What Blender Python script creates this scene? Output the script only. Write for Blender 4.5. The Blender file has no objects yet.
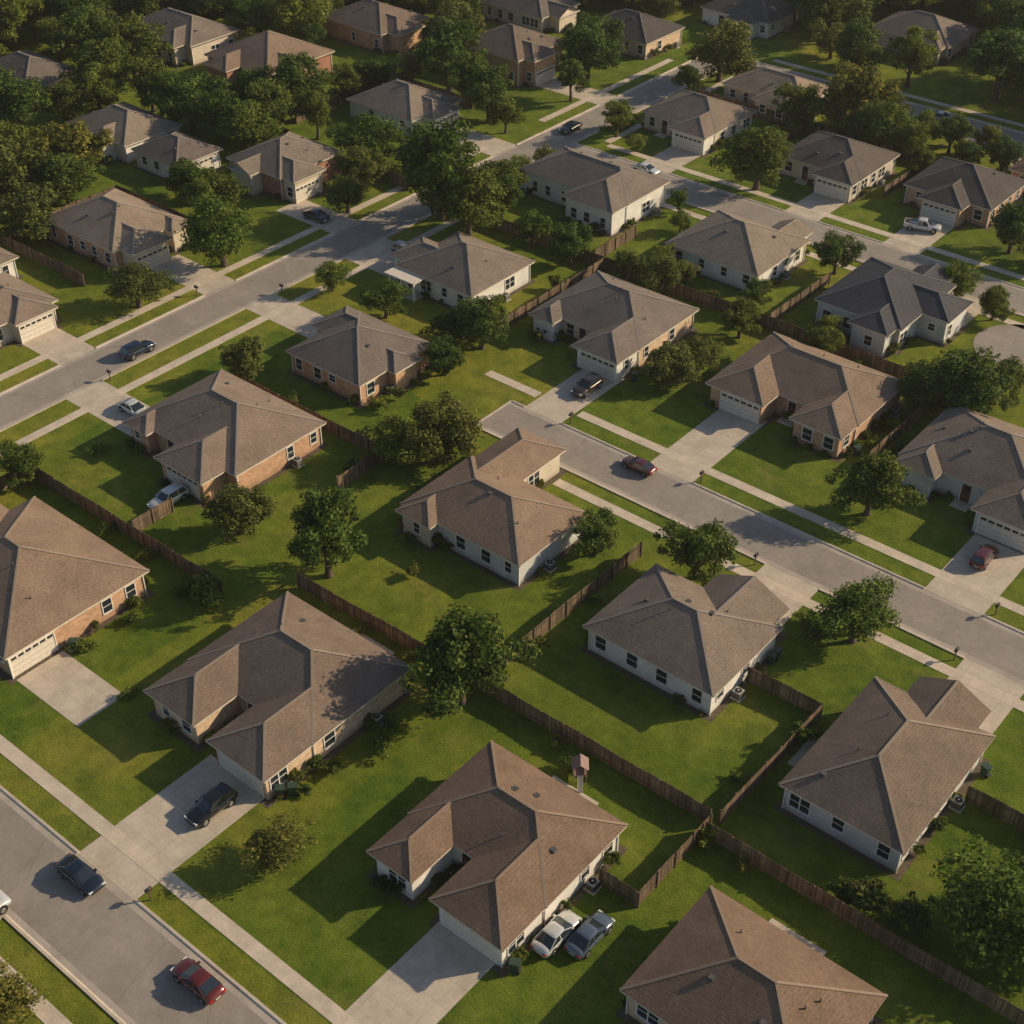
import bpy, math, random
import numpy as np
from mathutils import Vector, Matrix
random.seed(7); np.random.seed(7)
def U(a,b): return random.uniform(a,b)
SC=bpy.context.scene
COL=SC.collection

# ------------------------------------------------------------ materials
def mat(name):
    m=bpy.data.materials.new(name); m.use_nodes=True
    nt=m.node_tree; b=nt.nodes["Principled BSDF"]
    return m,nt,b
def ramp(nt,fac,stops):
    r=nt.nodes.new("ShaderNodeValToRGB"); nt.links.new(fac,r.inputs[0])
    e=r.color_ramp.elements
    while len(e)<len(stops): e.new(0.5)
    for i,(p,c) in enumerate(stops):
        e[i].position=p; e[i].color=(c[0],c[1],c[2],1)
    return r.outputs[0]
def mix(nt,fac,a,b,mode='MIX'):
    m=nt.nodes.new("ShaderNodeMix"); m.data_type='RGBA'; m.blend_type=mode
    for s,v in ((m.inputs[0],fac),(m.inputs[6],a),(m.inputs[7],b)):
        if hasattr(v,'is_linked') or hasattr(v,'links'): nt.links.new(v,s)
        elif isinstance(v,(int,float)): s.default_value=v
        else: s.default_value=(v[0],v[1],v[2],1)
    return m.outputs[2]
def wpos(nt):
    return nt.nodes.new("ShaderNodeNewGeometry").outputs["Position"]
def noise(nt,vec,scale,detail=3,rough=.6):
    n=nt.nodes.new("ShaderNodeTexNoise"); n.inputs["Scale"].default_value=scale
    n.inputs["Detail"].default_value=detail; n.inputs["Roughness"].default_value=rough
    nt.links.new(vec,n.inputs["Vector"]); return n.outputs["Fac"]
def mapping(nt,vec,scale=(1,1,1),loc=(0,0,0)):
    n=nt.nodes.new("ShaderNodeMapping"); n.inputs["Scale"].default_value=scale; n.inputs["Location"].default_value=loc
    nt.links.new(vec,n.inputs["Vector"]); return n.outputs[0]
def bump(nt,b,h,strength,dist):
    n=nt.nodes.new("ShaderNodeBump"); n.inputs["Strength"].default_value=strength
    n.inputs["Distance"].default_value=dist
    nt.links.new(h,n.inputs["Height"]); nt.links.new(n.outputs[0],b.inputs["Normal"])

def m_lawn():
    m,nt,b=mat("lawn_grass"); p=wpos(nt)
    c=ramp(nt,noise(nt,p,.11,5,.65),[(.28,(.115,.168,.018)),(.5,(.185,.225,.026)),(.72,(.28,.27,.044))])
    k=nt.nodes.new("ShaderNodeTexBrick"); k.offset=.35; k.inputs["Scale"].default_value=1
    k.inputs["Brick Width"].default_value=24.6; k.inputs["Row Height"].default_value=30.5; k.inputs["Mortar Size"].default_value=0
    k.inputs["Color1"].default_value=(.76,.9,.8,1); k.inputs["Color2"].default_value=(1.2,1.08,1.1,1)
    nt.links.new(mapping(nt,p,loc=(57.6,-64.5,0)),k.inputs["Vector"])
    c=mix(nt,1,c,k.outputs[0],'MULTIPLY')
    c=mix(nt,1,c,ramp(nt,noise(nt,p,.45,6,.8),[(.32,(.5,.6,.54)),(.68,(1.36,1.26,1.2))]),'MULTIPLY')
    c=mix(nt,1,c,ramp(nt,noise(nt,p,7,3,.85),[(.25,(.42,.48,.4)),(.75,(1.45,1.4,1.38))]),'MULTIPLY')
    dry=ramp(nt,noise(nt,p,.19,6,.75),[(.54,(0,0,0)),(.75,(.6,.6,.6))])
    c=mix(nt,dry,c,(.3,.245,.075))
    dirt=ramp(nt,noise(nt,mapping(nt,p,loc=(30,11,0)),.33,6,.8),[(.63,(0,0,0)),(.74,(.75,.75,.75))])
    c=mix(nt,dirt,c,(.23,.165,.1))
    nt.links.new(c,b.inputs["Base Color"]); b.inputs["Roughness"].default_value=.95
    b.inputs["Specular IOR Level"].default_value=.15
    bump(nt,b,noise(nt,p,5,5,.85),1,.2)
    return m
def m_road():
    m,nt,b=mat("asphalt"); p=wpos(nt)
    c=ramp(nt,noise(nt,p,.22,6,.7),[(.3,(.255,.215,.18)),(.7,(.35,.3,.252))])
    c=mix(nt,1,c,ramp(nt,noise(nt,p,14,3,.8),[(.25,(.8,.8,.8)),(.75,(1.16,1.16,1.16))]),'MULTIPLY')
    c=mix(nt,1,c,ramp(nt,noise(nt,p,1.3,4,.8),[(.25,(.8,.8,.8)),(.7,(1.06,1.06,1.06))]),'MULTIPLY')
    v=nt.nodes.new("ShaderNodeTexVoronoi"); v.feature='DISTANCE_TO_EDGE'; v.inputs["Scale"].default_value=.13
    dn=nt.nodes.new("ShaderNodeTexNoise"); dn.inputs["Scale"].default_value=.9; dn.inputs["Detail"].default_value=5
    nt.links.new(p,dn.inputs["Vector"])
    nt.links.new(mix(nt,.35,p,dn.outputs["Color"],'LINEAR_LIGHT'),v.inputs["Vector"])
    cr=ramp(nt,v.outputs["Distance"],[(0,(.55,.55,.55)),(.008,(1,1,1))])
    c=mix(nt,.5,c,cr,'MULTIPLY')
    nt.links.new(c,b.inputs["Base Color"]); b.inputs["Roughness"].default_value=.85
    bump(nt,b,noise(nt,p,30,2,.7),.4,.02); return m
def m_conc(name,col,joint=True):
    m,nt,b=mat(name); p=wpos(nt)
    c=ramp(nt,noise(nt,p,.5,5,.75),[(.3,tuple(x*.72 for x in col)),(.7,tuple(x*1.1 for x in col))])
    c=mix(nt,1,c,ramp(nt,noise(nt,p,10,3,.8),[(.25,(.84,.84,.84)),(.75,(1.1,1.1,1.1))]),'MULTIPLY')
    if joint:
        k=nt.nodes.new("ShaderNodeTexBrick"); k.offset=0; k.inputs["Scale"].default_value=1
        k.inputs["Brick Width"].default_value=1.9; k.inputs["Row Height"].default_value=1.9
        k.inputs["Mortar Size"].default_value=.018; k.inputs["Color1"].default_value=(1,1,1,1)
        k.inputs["Color2"].default_value=(.93,.93,.93,1); k.inputs["Mortar"].default_value=(.62,.6,.57,1)
        nt.links.new(p,k.inputs["Vector"]); c=mix(nt,.7,c,k.outputs[0],'MULTIPLY')
    nt.links.new(c,b.inputs["Base Color"]); b.inputs["Roughness"].default_value=.85; return m
def m_roof(name,col):
    m,nt,b=mat(name); p=wpos(nt)
    c=ramp(nt,noise(nt,p,.3,6,.75),[(.3,tuple(x*.76 for x in col)),(.7,tuple(x*1.2 for x in col))])
    mp=mapping(nt,p,(2.2,2.2,14))
    c=mix(nt,1,c,ramp(nt,noise(nt,mp,1.6,3,.8),[(.3,(.64,.64,.66)),(.7,(1.32,1.3,1.26))]),'MULTIPLY')
    w=nt.nodes.new("ShaderNodeTexWave"); w.bands_direction='Z'; w.inputs["Scale"].default_value=2.6
    w.inputs["Distortion"].default_value=.6
    nt.links.new(p,w.inputs["Vector"])
    c=mix(nt,.35,c,ramp(nt,w.outputs["Fac"],[(0,(.72,.72,.72)),(.5,(1.05,1.05,1.05))]),'MULTIPLY')
    o=nt.nodes.new("ShaderNodeObjectInfo")
    c=mix(nt,1,c,ramp(nt,o.outputs["Random"],[(0,(.78,.79,.83)),(.5,(1,1,1)),(1,(1.2,1.12,1.04))]),'MULTIPLY')
    nt.links.new(c,b.inputs["Base Color"]); b.inputs["Roughness"].default_value=.9
    b.inputs["Specular IOR Level"].default_value=.2
    bump(nt,b,noise(nt,mp,2,3,.8),.6,.06); return m
def m_wall(name,col,brick=False):
    m,nt,b=mat(name); p=wpos(nt)
    s=nt.nodes.new("ShaderNodeSeparateXYZ"); nt.links.new(p,s.inputs[0])
    a=nt.nodes.new("ShaderNodeMath"); nt.links.new(s.outputs[0],a.inputs[0]); nt.links.new(s.outputs[1],a.inputs[1])
    cb=nt.nodes.new("ShaderNodeCombineXYZ"); nt.links.new(a.outputs[0],cb.inputs[0]); nt.links.new(s.outputs[2],cb.inputs[1])
    c=ramp(nt,noise(nt,p,.7,4,.7),[(.3,tuple(x*.82 for x in col)),(.7,tuple(x*1.08 for x in col))])
    k=nt.nodes.new("ShaderNodeTexBrick"); k.inputs["Scale"].default_value=1
    nt.links.new(cb.outputs[0],k.inputs["Vector"])
    if brick:
        k.inputs["Brick Width"].default_value=.42; k.inputs["Row Height"].default_value=.16
        k.inputs["Mortar Size"].default_value=.02; k.inputs["Color1"].default_value=(1.15,1.05,1,1)
        k.inputs["Color2"].default_value=(.66,.58,.54,1); k.inputs["Mortar"].default_value=(1.05,1.05,1.05,1)
        c=mix(nt,.9,c,k.outputs[0],'MULTIPLY')
    else:
        k.inputs["Brick Width"].default_value=60; k.inputs["Row Height"].default_value=.2
        k.inputs["Mortar Size"].default_value=.02; k.inputs["Color1"].default_value=(1,1,1,1)
        k.inputs["Color2"].default_value=(.96,.96,.96,1); k.inputs["Mortar"].default_value=(.6,.6,.6,1)
        c=mix(nt,.7,c,k.outputs[0],'MULTIPLY')
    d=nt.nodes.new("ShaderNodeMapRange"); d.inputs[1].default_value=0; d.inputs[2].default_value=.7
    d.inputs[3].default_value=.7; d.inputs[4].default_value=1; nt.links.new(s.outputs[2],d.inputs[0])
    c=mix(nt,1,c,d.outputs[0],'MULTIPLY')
    nt.links.new(c,b.inputs["Base Color"]); b.inputs["Roughness"].default_value=.85; return m
def m_flat(name,col,rough=.6,metal=0,var=.12,coat=0):
    m,nt,b=mat(name); p=wpos(nt)
    c=ramp(nt,noise(nt,p,3,3,.7),[(.3,tuple(x*(1-var) for x in col)),(.7,tuple(x*(1+var) for x in col))])
    nt.links.new(c,b.inputs["Base Color"]); b.inputs["Roughness"].default_value=rough
    b.inputs["Metallic"].default_value=metal; b.inputs["Coat Weight"].default_value=coat
    return m
def m_fence():
    m,nt,b=mat("fence_wood")
    g=nt.nodes.new("ShaderNodeNewGeometry")
    c=ramp(nt,g.outputs["Random Per Island"],[(0,(.085,.055,.032)),(.5,(.145,.098,.06)),(1,(.24,.17,.11))])
    c=mix(nt,1,c,ramp(nt,noise(nt,g.outputs["Position"],.35,4,.7),[(.3,(.65,.68,.72)),(.7,(1.25,1.2,1.15))]),'MULTIPLY')
    c=mix(nt,1,c,ramp(nt,noise(nt,mapping(nt,g.outputs["Position"],(6,6,.6)),2,4,.7),[(.3,(.7,.7,.7)),(.7,(1.2,1.2,1.2))]),'MULTIPLY')
    nt.links.new(c,b.inputs["Base Color"]); b.inputs["Roughness"].default_value=.9; return m
def m_leaf(name,c0,c1,c2):
    m,nt,b=mat(name)
    g=nt.nodes.new("ShaderNodeNewGeometry"); o=nt.nodes.new("ShaderNodeObjectInfo")
    c=ramp(nt,g.outputs["Random Per Island"],[(0,c0),(.55,c1),(1,c2)])
    c=mix(nt,1,c,ramp(nt,o.outputs["Random"],[(0,(.72,.82,.75)),(.5,(1,1,1)),(1,(1.35,1.15,.95))]),'MULTIPLY')
    c=mix(nt,1,c,ramp(nt,noise(nt,g.outputs["Position"],.6,3,.6),[(.3,(.58,.66,.6)),(.7,(1.42,1.3,1.2))]),'MULTIPLY')
    nt.links.new(c,b.inputs["Base Color"]); b.inputs["Roughness"].default_value=.7
    b.inputs["Specular IOR Level"].default_value=.25
    t=nt.nodes.new("ShaderNodeBsdfTranslucent"); nt.links.new(c,t.inputs[0])
    ms=nt.nodes.new("ShaderNodeMixShader"); ms.inputs[0].default_value=.42
    nt.links.new(b.outputs[0],ms.inputs[1]); nt.links.new(t.outputs[0],ms.inputs[2])
    nt.links.new(ms.outputs[0],nt.nodes["Material Output"].inputs[0]); return m

LAWN=m_lawn(); ROAD=m_road(); CONC=m_conc("sidewalk_concrete",(.64,.53,.41)); DRIVE=m_conc("driveway_concrete",(.58,.485,.38))
KERB=m_conc("kerb_concrete",(.57,.475,.38),False); GUT=m_conc("gutter_concrete",(.44,.375,.31),False); MULCH=m_flat("mulch_soil",(.1,.075,.048),.95,var=.4)
ROOFS={"b":m_roof("roof_shingles_brown",(.215,.16,.122)),"g":m_roof("roof_shingles_grey",(.198,.162,.136)),
 "w":m_roof("roof_shingles_weathered",(.26,.208,.162)),"d":m_roof("roof_shingles_slate",(.07,.071,.08)),
 "r":m_roof("roof_shingles_umber",(.21,.14,.098)),"c":m_roof("roof_shingles_charcoal",(.115,.098,.088))}
CAPS={k:m_flat("ridge_cap_"+k,c,.9) for k,c in {"b":(.28,.218,.168),"g":(.26,.215,.182),"w":(.32,.26,.205),"d":(.11,.11,.12),"r":(.27,.195,.14),"c":(.16,.14,.125)}.items()}  # caps paler than their shingles: light on roof edges put into the colour
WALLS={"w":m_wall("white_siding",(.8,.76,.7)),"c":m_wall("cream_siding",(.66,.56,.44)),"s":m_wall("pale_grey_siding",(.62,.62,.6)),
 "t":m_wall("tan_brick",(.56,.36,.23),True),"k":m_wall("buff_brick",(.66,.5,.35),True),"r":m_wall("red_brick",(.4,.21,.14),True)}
TRIM=m_flat("white_trim",(.78,.74,.68),.6); FASCIA=m_flat("fascia_trim",(.62,.55,.46),.6)
GLASS,nt,b=mat("window_glass"); b.inputs["Base Color"].default_value=(.02,.028,.036,1); b.inputs["Roughness"].default_value=.06; b.inputs["Specular IOR Level"].default_value=.8
DOOR=m_flat("front_door_paint",(.12,.05,.035),.5); GAR=m_flat("garage_door_paint",(.68,.61,.52),.55)
DARK=m_flat("dark_gap",(.012,.012,.012),.8); VENT=m_flat("vent_metal",(.12,.115,.11),.5,.4)
FENCE=m_fence(); BARK=m_flat("bark",(.085,.06,.042),.95,var=.35)
LEAF=[m_leaf("foliage_green",(.038,.072,.012),(.096,.148,.023),(.19,.23,.043)),
      m_leaf("foliage_olive",(.064,.082,.018),(.134,.16,.034),(.24,.25,.064)),
      m_leaf("foliage_bright",(.064,.105,.015),(.142,.2,.029),(.25,.29,.055))]
TYRE=m_flat("tyre_rubber",(.015,.015,.015),.85); RIM=m_flat("wheel_alloy",(.4,.4,.4),.35,.8)
LAMPW=m_flat("headlamp_lens",(.75,.75,.72),.15); LAMPR=m_flat("tail_lamp_lens",(.4,.01,.01),.2)
PLATE=m_flat("number_plate",(.6,.6,.55),.5)

# ------------------------------------------------------------ mesh builder
class MB:
    def __init__(s): s.v=[]; s.f=[]; s.m=[]; s.mats=[]; s.sm=[]
    def mi(s,m):
        if m not in s.mats: s.mats.append(m)
        return s.mats.index(m)
    def poly(s,pts,m,smooth=False):
        i=len(s.v); s.v+= [tuple(p) for p in pts]; s.f.append(tuple(range(i,i+len(pts)))); s.m.append(s.mi(m)); s.sm.append(smooth)
    def box(s,x0,x1,y0,y1,z0,z1,m,bottom=True):
        i=len(s.v)
        s.v+=[(x0,y0,z0),(x1,y0,z0),(x1,y1,z0),(x0,y1,z0),(x0,y0,z1),(x1,y0,z1),(x1,y1,z1),(x0,y1,z1)]
        F=[(4,5,6,7),(0,1,5,4),(1,2,6,5),(2,3,7,6),(3,0,4,7)]
        if bottom: F.append((3,2,1,0))
        k=s.mi(m)
        for f in F: s.f.append(tuple(i+q for q in f)); s.m.append(k); s.sm.append(False)
    def beam(s,a,b,w,h,m,up=(0,0,1)):
        a=Vector(a); b=Vector(b); d=(b-a).normalized(); u=Vector(up)
        side=d.cross(u).normalized()*w/2; u2=side.cross(d).normalized()*h/2
        i=len(s.v)
        for p in (a,b):
            for q in (-side-u2,side-u2,side+u2,-side+u2): s.v.append(tuple(p+q))
        k=s.mi(m)
        for f in [(0,1,2,3),(7,6,5,4),(0,4,5,1),(1,5,6,2),(2,6,7,3),(3,7,4,0)]:
            s.f.append(tuple(i+q for q in f)); s.m.append(k); s.sm.append(False)
    def cyl(s,a,b,r0,r1,m,n=8,caps=True,smooth=True):
        a=Vector(a); b=Vector(b); d=(b-a).normalized()
        t=Vector((1,0,0)) if abs(d.x)<.9 else Vector((0,1,0))
        e1=d.cross(t).normalized(); e2=d.cross(e1)
        i=len(s.v); k=s.mi(m)
        for p,r in ((a,r0),(b,r1)):
            for j in range(n):
                an=2*math.pi*j/n; s.v.append(tuple(p+e1*math.cos(an)*r+e2*math.sin(an)*r))
        for j in range(n):
            s.f.append((i+j,i+(j+1)%n,i+n+(j+1)%n,i+n+j)); s.m.append(k); s.sm.append(smooth)
        if caps:
            s.f.append(tuple(i+j for j in reversed(range(n)))); s.m.append(k); s.sm.append(False)
            s.f.append(tuple(i+n+j for j in range(n))); s.m.append(k); s.sm.append(False)
    def mesh(s,name):
        me=bpy.data.meshes.new(name); me.from_pydata(s.v,[],s.f)
        for m in s.mats: me.materials.append(m)
        me.polygons.foreach_set("material_index",s.m); me.polygons.foreach_set("use_smooth",s.sm)
        me.update(); return me
    def obj(s,name,parent=None,loc=(0,0,0),rz=0):
        o=bpy.data.objects.new(name,s.mesh(name)); COL.objects.link(o); o.location=loc; o.rotation_euler=(0,0,rz)
        if parent: o.parent=parent
        return o

# ------------------------------------------------------------ ground and roads
g=MB(); g.poly([(-3000,-3000,0),(3000,-3000,0),(3000,3000,0),(-3000,3000,0)],LAWN); g.obj("ground")
ROADS=[("road",-400,250,25.2,32.0,.008),("road",-84,250,94.6,100.8,.008),("road",-128.6,-122.4,-300,212,.004),
       ("road",-122.4,250,155,161.5,.008),("road",-122.4,250,203,208.5,.008)]
for n,x0,x1,y0,y1,z in ROADS:
    q=MB(); q.poly([(x0,y0,z),(x1,y0,z),(x1,y1,z),(x0,y1,z)],ROAD)
    if x1-x0>y1-y0:
        for a,b_ in ((y0,y0+.6),(y1-.6,y1)): q.poly([(x0,a,z+.004),(x1,a,z+.004),(x1,b_,z+.004),(x0,b_,z+.004)],GUT)
    else:
        for a,b_ in ((x0,x0+.6),(x1-.6,x1)):
            for c0,c1 in ((32,155),(161.5,203)):
                q.poly([(a,c0,z+.003),(b_,c0,z+.003),(b_,c1,z+.003),(a,c1,z+.003)],GUT)
    q.obj(n)
DR=[(-88.6,-80,40,44.8),(-69.2,-62.4,32,45),(-44.2,-38.8,32,45),(-23,-17.5,32,47),
    (-47.6,-41.8,84.5,94.6),(-27.4,-21.6,83,94.6),(-82.2,-77.2,100.8,112.5),(-65.6,-60.2,100.8,115.5),(-34.4,-28.6,100.8,111.5),
    (-122.4,-109,69.6,74.6),(-122.4,-107,96,100.8),(-122.4,-113,113,120.6),(-139.8,-128.6,95,100),(-137.5,-128.6,73.5,78.5),(-139.7,-128.6,117,122),
    (-141.5,-128.6,150,155.5),(-143.5,-128.6,176,181),
    (-106,-100.6,151,155),(-87,-82,150,155),(-58.4,-53,148,155),(-86,-80.8,161.5,171),(-110.5,-105.2,161.5,171),(-71,-65.8,161.5,173.5),
    (-110,-105,199,203),(-72,-67,196,203),(-131.6,-126.6,212,219),
    (-74,-68.5,14,25.2),(-52,-46.5,14,25.2),(-78.5,-73.2,92.5,94.6)]
for i,(x0,x1,y0,y1) in enumerate(DR):
    q=MB(); z=.018+(i%3)*.002
    q.poly([(x0,y0,z),(x1,y0,z),(x1,y1,z),(x0,y1,z)],DRIVE)
    q.obj("driveway")
q=MB(); q.poly([(-45+6*math.cos(t*math.pi/16),147.6+6*math.sin(t*math.pi/16),.03) for t in range(32)],ROAD)
q.poly([(-47.6,150,.026),(-42.4,150,.026),(-42.4,155,.026),(-47.6,155,.026)],ROAD)
q.obj("turning_circle")
def strip(name,axis,c0,c1,a0,a1,z0,z1,m,gaps=(),slope=None):
    """slope=+1/-1: rolled kerb, the side (c1 / c0) that falls to the gutter"""
    q=MB(); cur=a0
    def seg(u0,u1):
        if slope is None:
            if axis=='x': q.box(u0,u1,c0,c1,z0,z1,m,False)
            else: q.box(c0,c1,u0,u1,z0,z1,m,False)
            return
        if slope<0: pr=[(c0-.2,0),(c0-.12,z1*.25),(c0-.04,z1*.85),(c0,z1),(c1,z1),(c1,0)]
        else: pr=[(c0,0),(c0,z1),(c1,z1),(c1+.04,z1*.85),(c1+.12,z1*.25),(c1+.2,0)]
        P=(lambda u,c,z:(u,c,z)) if axis=='x' else (lambda u,c,z:(c,u,z))
        for (ca,za),(cb,zb) in zip(pr[:-1],pr[1:]):
            pts=[P(u0,ca,za),P(u1,ca,za),P(u1,cb,zb),P(u0,cb,zb)]
            q.poly(pts if axis=='x' else pts[::-1],m,False)
        for u in (u0,u1): q.poly([P(u,c,z) for c,z in pr],m)
    for g0,g1 in sorted([g_ for g_ in gaps if g_[1]>a0 and g_[0]<a1])+[(a1,a1)]:
        if g0>cur: seg(cur,min(g0,a1))
        cur=max(cur,g1)
    if q.v: q.obj(name)
def gx(y): return [(d[0],d[1]) for d in DR if d[2]-.05<=y<=d[3]+.05]
def gy(x): return [(d[2],d[3]) for d in DR if d[0]-.05<=x<=d[1]+.05]
for y,xs,xe,extra in ((32.0,-122.4,250,[]),(32.0,-400,-128.6,[]),(25.2,-400,250,[(-128.6,-122.4)]),(94.6,-84,250,[]),(100.8,-84,250,[]),
     (155,-122.4,250,[(-48,-42)]),(161.5,-122.4,250,[]),(203,-122.4,250,[]),(208.5,-122.4,250,[])):
    up=y in(32.0,100.8,161.5,208.5); yy=(y,y+.2) if up else (y-.2,y)
    strip("kerb",'x',yy[0],yy[1],xs,xe,0,.1,KERB,gx(y)+extra,slope=-1 if up else 1)
for x in (-128.6,-122.4):
    xx=(x-.2,x) if x<-125 else (x,x+.2)
    strip("kerb",'y',xx[0],xx[1],32.25,212,0,.1,KERB,gy(x)+([] if x<-125 else [(154.8,161.7),(202.8,208.7)]),slope=1 if x<-125 else -1)
strip("kerb",'y',-84.2,-84,94.6,100.8,0,.1,KERB)
for y,xs,xe in ((34.2,-118,250),(21.8,-118,250),(91.6,-71,250),(103.1,-76.8,250),(103.1,-90,-82.6),(152,-118,250),(163.6,-118,250),(200.4,-118,250),(210.6,-118,250)):
    strip("sidewalk",'x',y,y+1.2,xs,xe,0,.03,CONC)
for x in (-119.4,-132.2):
    strip("sidewalk",'y',x,x+1.2,35.6,151.9,0,.03,CONC)
    strip("sidewalk",'y',x,x+1.2,165,200.3,0,.03,CONC)

# ------------------------------------------------------------ houses
PITCH=math.tan(math.radians(25)); OV=.5
HR=[]; ACS=[]
def roofpart(mb,caps,rect,ze,axis,gab,m):
    x0,x1,y0,y1=rect
    if axis=='x': T=lambda x,y,z:(y,x,z); x0,x1,y0,y1=y0,y1,x0,x1
    else: T=lambda x,y,z:(x,y,z)
    w=x1-x0; h=w/2*PITCH; xm=(x0+x1)/2
    r0=y0 if 'lo' in gab else y0+w/2
    r1=y1 if 'hi' in gab else y1-w/2
    if r0>r1: r0=r1=(r0+r1)/2
    A,B,C,D=T(x0,y0,ze),T(x1,y0,ze),T(x1,y1,ze),T(x0,y1,ze)
    P,Q=T(xm,r0,ze+h),T(xm,r1,ze+h)
    def face(p):
        if axis=='x': p=p[::-1]
        mb.poly(p,m)
    face([B,C,Q,P]); face([D,A,P,Q])
    if 'lo' not in gab: face([A,B,P]); caps+= [(A,P),(B,P)]
    if 'hi' not in gab: face([C,D,Q]); caps+= [(C,Q),(D,Q)]
    caps.append((P,Q))
    return h
def house(name,main,wings=(),wall="w",roof="b",garages=(),doors=(),wall2=None,porch=None,ze=2.85,seed=0):
    rnd=random.Random(seed*31+5)
    e=bpy.data.objects.new(name,None); COL.objects.link(e)
    e.location=((main[0]+main[1])/2,(main[2]+main[3])/2,0); off=Vector(e.location)
    HR.append(main)
    W=WALLS[wall]; W2=WALLS[wall2 or wall]; RM=ROOFS[roof]
    rf=MB(); caps=[]; tr=MB(); wl=MB(); wd=MB(); dr=MB(); gd=MB(); bed=MB(); vt=MB()
    x0,x1,y0,y1=main
    rects=[]
    axis='x' if (x1-x0)>(y1-y0) else 'y'
    rects.append((main,ze))
    roofpart(rf,caps,main,ze,axis,(),RM)
    for k,w in enumerate(wings):
        side,a0,a1,out=w[:4]; gable=len(w)>4 and w[4]
        ww=a1-a0; s=.035*(k+1); a0+=s; a1-=s; z=ze-.012*(k+1)
        if side=='S': r=(a0,a1,out,y0+ww/2); ax='y'; g={'hi'}|({'lo'} if gable else set())
        if side=='N': r=(a0,a1,y1-ww/2,out); ax='y'; g={'lo'}|({'hi'} if gable else set())
        if side=='E': r=(x1-ww/2,out,a0,a1); ax='x'; g={'lo'}|({'hi'} if gable else set())
        if side=='W': r=(out,x0+ww/2,a0,a1); ax='x'; g={'hi'}|({'lo'} if gable else set())
        h=roofpart(rf,caps,r,z,ax,g,RM); rects.append((r,z)); HR.append(r)
        if gable:
            d=OV+.02; am=(a0+a1)/2; hh=h-.06
            if side=='S': wl.poly([(a0+.2,out+d,z-.05),(a1-.2,out+d,z-.05),(am,out+d,z+hh)],W2)
            if side=='N': wl.poly([(a1-.2,out-d,z-.05),(a0+.2,out-d,z-.05),(am,out-d,z+hh)],W2)
            if side=='E': wl.poly([(out-d,a0+.2,z-.05),(out-d,a1-.2,z-.05),(out-d,am,z+hh)],W2)
            if side=='W': wl.poly([(out+d,a1-.2,z-.05),(out+d,a0+.2,z-.05),(out+d,am,z+hh)],W2)
    wr=[]
    for k,(r,z) in enumerate(rects):
        a=(r[0]+OV,r[1]-OV,r[2]+OV,r[3]-OV); wr.append(a)
        wl.box(a[0],a[1],a[2],a[3],0,z-.2-.001*k,W if k==0 else W2,False)
        tr.box(r[0]+.03,r[1]-.03,r[2]+.03,r[3]-.03,z-.2,z-.006,FASCIA)
        bd=.6
        bed.poly([(a[0]-bd,a[2]-bd,.010+.0015*k),(a[1]+bd,a[2]-bd,.010+.0015*k),(a[1]+bd,a[3]+bd,.010+.0015*k),(a[0]-bd,a[3]+bd,.010+.0015*k)],MULCH)
    for P,Q in caps:
        if (Vector(P)-Vector(Q)).length>.5:
            rf.beam((P[0],P[1],P[2]),(Q[0],Q[1],Q[2]),.22,.05,CAPS[roof],(0,0,1))
    for _ in range(rnd.randint(3,5)):
        vx=rnd.uniform(x0+2,x1-2); vy=rnd.uniform(y0+2,y1-2)
        hz=ze+min(vx-x0,x1-vx,vy-y0,y1-vy)*PITCH
        if rnd.random()<.6: vt.cyl((vx,vy,hz-.2),(vx,vy,hz+.35),.06,.06,VENT)
        else: vt.box(vx-.2,vx+.2,vy-.2,vy+.2,hz-.15,hz+.14,VENT)
    def onwall(side,c,a,w,z0,z1,kind,B):
        sg={'S':-1,'N':1,'E':1,'W':-1}[side]
        def bx(b,u0,u1,d0,d1,za,zb,m):
            d0,d1=sorted((c+sg*d0,c+sg*d1))
            if side in 'SN': b.box(u0,u1,d0,d1,za,zb,m)
            else: b.box(d0,d1,u0,u1,za,zb,m)
        fw=.09
        bx(B,a-w/2-fw,a-w/2,-.05,.07,z0-fw,z1+fw,TRIM); bx(B,a+w/2,a+w/2+fw,-.05,.07,z0-fw,z1+fw,TRIM)
        bx(B,a-w/2,a+w/2,-.05,.07,z1,z1+fw,TRIM)
        if kind=='win':
            bx(B,a-w/2,a+w/2,-.05,.10,z0-fw,z0,TRIM)
            bx(B,a-w/2,a+w/2,-.05,.012,z0,z1,GLASS)
            bx(B,a-w/2,a+w/2,.012,.04,(z0+z1)/2-.025,(z0+z1)/2+.025,TRIM)
            if w>1.5: bx(B,a-.05,a+.05,.012,.05,z0,z1,TRIM)
        elif kind=='gar':
            n=4; hh=(z1-z0)/n
            for j in range(n):
                bx(B,a-w/2,a+w/2,-.05,.015 if j%2==0 else .02,z0+j*hh+.015,z0+(j+1)*hh-.015,GAR)
            bx(B,a-w/2,a+w/2,-.05,.004,z0,z1,DARK)
            for j in range(6):
                u=a-w/2+w*(j+.5)/6; bx(B,u-w/16,u+w/16,.02,.028,z1-hh*.75,z1-hh*.25,GLASS)
        else:
            bx(B,a-w/2,a+w/2,-.05,.02,z0,z1,DOOR); bx(B,a-w*.3,a+w*.3,.02,.03,z0+1.3,z1-.2,GLASS)
            bx(B,a+w*.36,a+w*.42,.02,.08,z0+.95,z0+1.1,RIM)
            bx(B,a-w/2-.4,a+w/2+.4,.07,1.4,0,.12,CONC)
    used=[]
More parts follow.
